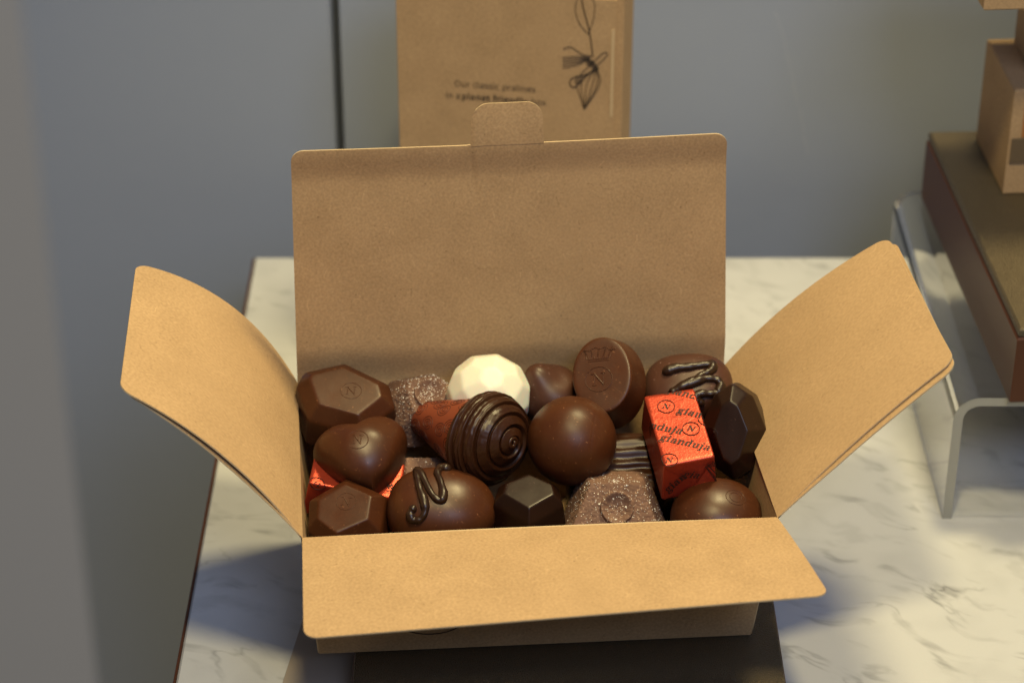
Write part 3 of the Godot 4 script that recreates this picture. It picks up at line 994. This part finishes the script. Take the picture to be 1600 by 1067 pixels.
func wrapped(label: String, at: Vector3, turn: Basis, half: Vector3, words: Array, rings: Array, sd: int) -> void:
	# a foil-wrapped bar: x across, z along, the folded end at +z
	var t := thing("wrapped_praline", label, "chocolate", at, turn, "pralines in the open box")
	var planes := []
	for k in 6:
		var n: Vector3 = [Vector3(1, 0.05, 0), Vector3(-1, 0.07, 0), Vector3.UP, Vector3.DOWN, Vector3(0.03, 0.06, 1), Vector3(0, 0.05, -1)][k]
		planes.append([n.normalized(), [half.x, half.x, half.y, half.y, half.z, half.z][k]])
	var crumple := noise(0.16, 3, sd, FastNoiseLite.TYPE_CELLULAR)
	crumple.cellular_return_type = FastNoiseLite.RETURN_DISTANCE
	var fn := facets(planes, 42, crumple, 0.24)
	var body := part("foil_wrapper", star_geo(fn, 60).mesh(), M.foil, t)
	# folded triangle flaps on the end
	var zf := func(x: float, y: float, lift: float) -> Vector3:
		var d := Vector3(x, y, half.z).normalized()
		return d * float(fn.call(d)) + Vector3(0, 0, lift)
	for tri in [[Vector2(-0.93, 0.86), Vector2(-0.93, -0.92), Vector2(0.12, -0.3)], [Vector2(0.95, 0.9), Vector2(-0.12, -0.96), Vector2(0.94, -0.94)]]:
		var g := Geo.new()
		var n := 12
		var lift: float = 0.28 if tri[0].x < 0 else 0.5
		var ids := {}
		for i in n + 1:
			for j in n + 1 - i:
				var p: Vector2 = tri[0] * (1.0 - float(i + j) / n) + tri[1] * (float(i) / n) + tri[2] * (float(j) / n)
				ids[Vector2i(i, j)] = g.put(zf.call(p.x * half.x, p.y * half.y, lift))
		for i in n:
			for j in n - i:
				g.tri(ids[Vector2i(i, j)], ids[Vector2i(i, j + 1)], ids[Vector2i(i + 1, j)])
				if i + j < n - 1:
					g.tri(ids[Vector2i(i + 1, j)], ids[Vector2i(i, j + 1)], ids[Vector2i(i + 1, j + 1)])
		part("folded_end", g.mesh(), M.foil, body)
	# print that runs over the edges as on paper folded round the bar
	var fold := func(x: float, y: float) -> Vector3:
		var p := Vector3(x, half.y, -y)
		if absf(x) > half.x:
			p = Vector3(signf(x) * half.x, half.y - (absf(x) - half.x), -y)
		elif -y > half.z:
			p = Vector3(x, half.y - (-y - half.z), half.z)
		elif y > half.z:
			p = Vector3(x, half.y - (y - half.z), -half.z)
		var d := p.normalized()
		var out := 0.68 if p.z > half.z - 0.01 else 0.24
		return d * (float(fn.call(d)) + out)
	var prints := []
	for w in words:
		var dir := Vector2.RIGHT.rotated(w[3])
		prints.append(lettering(w[0], "Droid Serif", w[4], func(x: float, y: float) -> Vector3:
			var q: Vector2 = Vector2(w[1], w[2]) + dir * x + dir.orthogonal() * -y
			return fold.call(q.x, q.y), 0.22, 700))
	for r in rings:
		var dir := Vector2.RIGHT.rotated(r[2])
		prints.append(lettering("N", "Droid Serif", 2.2, func(x: float, y: float) -> Vector3:
			var q: Vector2 = Vector2(r[0], r[1]) + dir * x + dir.orthogonal() * -(y - 0.0)
			return fold.call(q.x, q.y), 0.25, 700))
		var line := []
		for k in 37:
			line.append(fold.call(r[0] + 2.75 * cos(TAU * k / 36.0), r[1] + 2.75 * sin(TAU * k / 36.0)))
		var rg := Geo.new()
		tube(rg, line, evenly(0.14, 37), 5)
		prints.append(rg)
	part("print", joined(prints).mesh(), M.ink, body).set_meta("kind", "stuff")

func build_wrapped() -> void:
	wrapped("bar in shiny orange red foil printed gianduja", Vector3(45.6, 54.6, -41.4), facing(Vector3(-0.05, 0.97, 0.26), Vector3(0.985, 0.06, -0.16)), Vector3(8.9, 8.0, 15.9),
		[["gianduja", 0.6, -7.4, -0.5, 2.7], ["gianduja", -6.6, 1.2, -0.48, 2.7], ["gianduja", 8.6, 2.8, -0.5, 2.7], ["gianduja", 6.6, 12.4, -0.55, 2.7], ["gian", -4.6, -24.2, 0.75, 2.7], ["gia", 0.8, -22.0, -0.35, 2.7], ["gianduja", 10.6, -20.2, 1.3, 2.7]],
		[[-2.2, 9.2, -0.45], [3.6, -2.0, -0.4], [-6.2, -13.6, -0.2], [9.4, 1.2, -0.2]], 111)
	wrapped("bar in red foil mostly hidden below the chocolate heart", Vector3(-61.4, 35.0, -43.6), facing(Vector3(0.14, 0.95, 0.28), Vector3(0.12, 0.28, -0.95)), Vector3(8.2, 7.6, 15.6),
		[["gianduja", 2.0, 12.0, 0.9, 2.7], ["gianduja", -4.0, 4.0, 0.6, 2.7], ["gianduja", 0, -9.0, 0.6, 2.7]], [[-7.6, 12.6, 1.2], [3.0, 2.0, 1.2]], 117)

# ---------------------------------------------------------------- things behind
func build_standing_box() -> void:
	var turn := Basis(Vector3.UP, deg_to_rad(-8.0))
	var b := thing("standing_box", "closed kraft box standing on end behind the lid with printed text and a cocoa branch", "box", Vector3(-7.4, -12, -243), turn)
	var body := part("body", slab(Vector3(87, 150, 40), 0.9), M.kraft, b)
	part("cover_panel", slab(Vector3(84, 146, 0.7), 0.2), M.kraft, b).position = Vector3(-1.2, 2.0, 20.5) * K
	part("closing_slot", slab(Vector3(1.0, 36, 0.5), 0.1), M.cut_edge, b).position = Vector3(39.6, 100, 21.25) * K
	var z := 21.0
	var flat := func(cx: float, cy: float, tilt: float) -> Callable:
		return func(x: float, y: float) -> Vector3: return Vector3(cx + x * cos(tilt) - y * sin(tilt), cy + x * sin(tilt) + y * cos(tilt), z)
	var rows := [lettering("Our classic pralines", "Droid Sans", 2.6, flat.call(-5.5, 109.5, -0.02)), lettering("in a ", "Droid Sans", 2.6, flat.call(-21.4, 104.6, -0.02)), lettering("planet friendly", "Droid Sans", 2.6, flat.call(-5.6, 104.3, -0.02), 0.0, 700), lettering("box", "Droid Sans", 2.6, flat.call(11.4, 104.0, -0.02))]
	part("printed_text", joined(rows).mesh(), M.print, b).set_meta("kind", "stuff")
	var g := Geo.new()
	var draw := func(pts: Array, r: float) -> void:
		var line := []
		for p in pts:
			line.append(Vector3((p[0] - 26.6) * 0.86 + 32.0, (p[1] - 121.0) * 0.9 + 124.5, z + 0.05))
		line = smooth_path(line, 6)
		tube(g, line, evenly(r * 0.72, line.size()), 5)
	# stem, leaves, pod of the cocoa branch
	draw.call([[20.8, 153], [21.8, 144], [24.5, 134], [25.8, 127], [26.6, 121]], 0.34)
	draw.call([[20.8, 150], [18.6, 143], [20.2, 136], [24.6, 131]], 0.2)
	draw.call([[20.8, 150], [26.6, 146], [26.8, 139], [24.6, 131]], 0.2)
	draw.call([[26.4, 121], [22.0, 121.6], [17.0, 124.6], [13.6, 123.6]], 0.22)
	for k in 5:
		draw.call([[25.6, 120.2], [20.0, 120.6 - 1.0 * k], [13.4, 119.6 - 1.2 * k]], 0.18)
	draw.call([[33.0, 122.8], [30.6, 122.2], [20.4, 111.2], [19.0, 108.6], [21.6, 109.6], [32.0, 120.6], [33.0, 122.8]], 0.22)
	for k in 6:
		draw.call([[24.0 + k * 0.9, 117.4 - 0.5 * k], [25.0 + k * 0.8, 119.6 - 0.8 * k], [23.0 + k * 0.7, 119.0]], 0.42)
	for s in [-5.4, -3.4, -1.0, 1.6, 3.6, 4.8]:
		draw.call([[28.4, 115.4], [25.4 + s, 109.0], [23.8 + 0.3 * s, 99.4], [23.2, 96.2]], 0.24)
	draw.call([[24.2, 112.4], [18.0, 110.6], [16.6, 107.6], [18.6, 106.2], [21.8, 109.2]], 0.32)
	part("cocoa_drawing", g.mesh(), M.print, b).set_meta("kind", "stuff")

func build_riser() -> void:
	# clear acrylic table bent from one sheet
	var r := thing("acrylic_riser", "clear acrylic riser with bent legs on the marble", "riser", Vector3(226, -12, -170))
	var sheet_t := 3.4
	var hx := 80.0
	var h := 51.6
	var z0 := -78.0
	var z1 := 78.0
	var prof := []
	prof.append([Vector2(-hx, 0), Vector2(-hx + sheet_t, 0)])
	for k in 9:
		var a := PI - PI / 2 * k / 8.0
		prof.append([Vector2(-hx + 9 + 9 * cos(a), h - 9 + 9 * sin(a)), Vector2(-hx + 9 + (9 - sheet_t) * cos(a), h - 9 + (9 - sheet_t) * sin(a))])
	for k in 9:
		var a := PI / 2 - PI / 2 * k / 8.0
		prof.append([Vector2(hx - 9 + 9 * cos(a), h - 9 + 9 * sin(a)), Vector2(hx - 9 + (9 - sheet_t) * cos(a), h - 9 + (9 - sheet_t) * sin(a))])
	prof.append([Vector2(hx, 0), Vector2(hx - sheet_t, 0)])
	var skin := Geo.new()
	for side in 2:
		var first := skin.v.size()
		for q in prof:
			skin.put(Vector3(q[side].x, q[side].y, z0)); skin.put(Vector3(q[side].x, q[side].y, z1))
		for k in prof.size() - 1:
			var a := first + 2 * k
			if side == 0:
				skin.quad(a, a + 2, a + 3, a + 1)
			else:
				skin.quad(a, a + 1, a + 3, a + 2)
	for e in 2:
		var zz: float = [z0, z1][e]
		var first := skin.v.size()
		for q in prof:
			skin.put(Vector3(q[0].x, q[0].y, zz)); skin.put(Vector3(q[1].x, q[1].y, zz))
		for k in prof.size() - 1:
			var a := first + 2 * k
			if e == 0:
				skin.quad(a, a + 1, a + 3, a + 2)
			else:
				skin.quad(a, a + 2, a + 3, a + 1)
	for foot in [0, prof.size() - 1]:
		var f := skin.v.size()
		for side in 2:
			var q: Vector2 = prof[foot][side]
			skin.put(Vector3(q.x, q.y, z0)); skin.put(Vector3(q.x, q.y, z1))
		if (foot == 0):
			skin.quad(f, f + 1, f + 3, f + 2)
		else:
			skin.quad(f, f + 2, f + 3, f + 1)
	part("base_sheet", slab(Vector3(2 * (hx - sheet_t) - 0.4, 2.6, 155), 0.3), M.acrylic, r)
	part("bent_sheet", skin.mesh(), M.acrylic_solid, r)
	# the sawn and polished ends of the sheet scatter a little light
	for e in 2:
		var cap := Geo.new()
		var zz: float = [z0 - 0.12, z1 + 0.12][e]
		for q in prof:
			cap.put(Vector3(q[0].x, q[0].y, zz)); cap.put(Vector3(q[1].x, q[1].y, zz))
		for k in prof.size() - 1:
			if e == 0:
				cap.quad(2 * k, 2 * k + 1, 2 * k + 3, 2 * k + 2)
			else:
				cap.quad(2 * k, 2 * k + 2, 2 * k + 3, 2 * k + 1)
		part("polished_edge", cap.mesh(), M.acrylic_edge, r)

func build_gift_boxes() -> void:
	var b := thing("gift_box", "flat bronze topped box with copper brown sides on the acrylic riser", "box", Vector3(236.5, 39.9, -168.5), Basis(Vector3.UP, deg_to_rad(3.2)))
	part("tray", slab(Vector3(154, 26.4, 153), 0.8), M.copper, b)
	part("top_cover", slab(Vector3(153, 3.6, 152), 0.7), M.board, b).position = Vector3(0, 26.4, 0) * K
	# stacked kraft packs with clear sleeves
	var packs := [[Vector3(213.5, 69.9, -212.0), Vector3(78, 43, 46), 3.0, [0.0, 0.30, 0.30, 0.55]], [Vector3(220.0, 112.9, -212.0), Vector3(72, 42.4, 38), 4.0, [0.0, 0.0, 0.0, 0.34]]]
	var labels := ["kraft and amber pack standing on the bronze topped box", "kraft and amber pack stacked on top of another pack"]
	for k in 2:
		var s: Vector3 = packs[k][1]
		var f: Array = packs[k][3]
		var p := thing("sleeved_pack", labels[k], "package", packs[k][0], Basis(Vector3.UP, deg_to_rad(packs[k][2])), "packs on the bronze topped box")
		part("carton", slab(s, 0.5), M.kraft, p)
		part("dark_band", slab(Vector3(s.x - 1.0, s.y * (f[3] - f[2]) - 0.4, 0.5), 0.1), M.brownband, p).position = Vector3(0.4, s.y * f[2] + 0.2, s.z / 2 + 0.3) * K
		part("amber_window", slab(Vector3(s.x - 5.0, s.y * (1.0 - f[3]) - 0.8, 0.5), 0.1), M.amber, p).position = Vector3(2.0, s.y * f[3] + 0.2, s.z / 2 + 0.3) * K
	var lidp := thing("kraft_tray", "kraft tray with folded corners on top of the sleeved packs", "tray", Vector3(202, 155.3, -200), Basis(Vector3.UP, deg_to_rad(4)))
	part("tray", slab(Vector3(98, 22, 70), 0.6), M.kraft, lidp)

func _ready() -> void:
	set_view()
	make_materials()
	build_setting()
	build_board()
	build_box()
	build_gems()
	build_round_ones()
	build_sugared()
	build_deep_ones()
	build_cone()
	build_wrapped()
	build_standing_box()
	build_riser()
	build_gift_boxes()
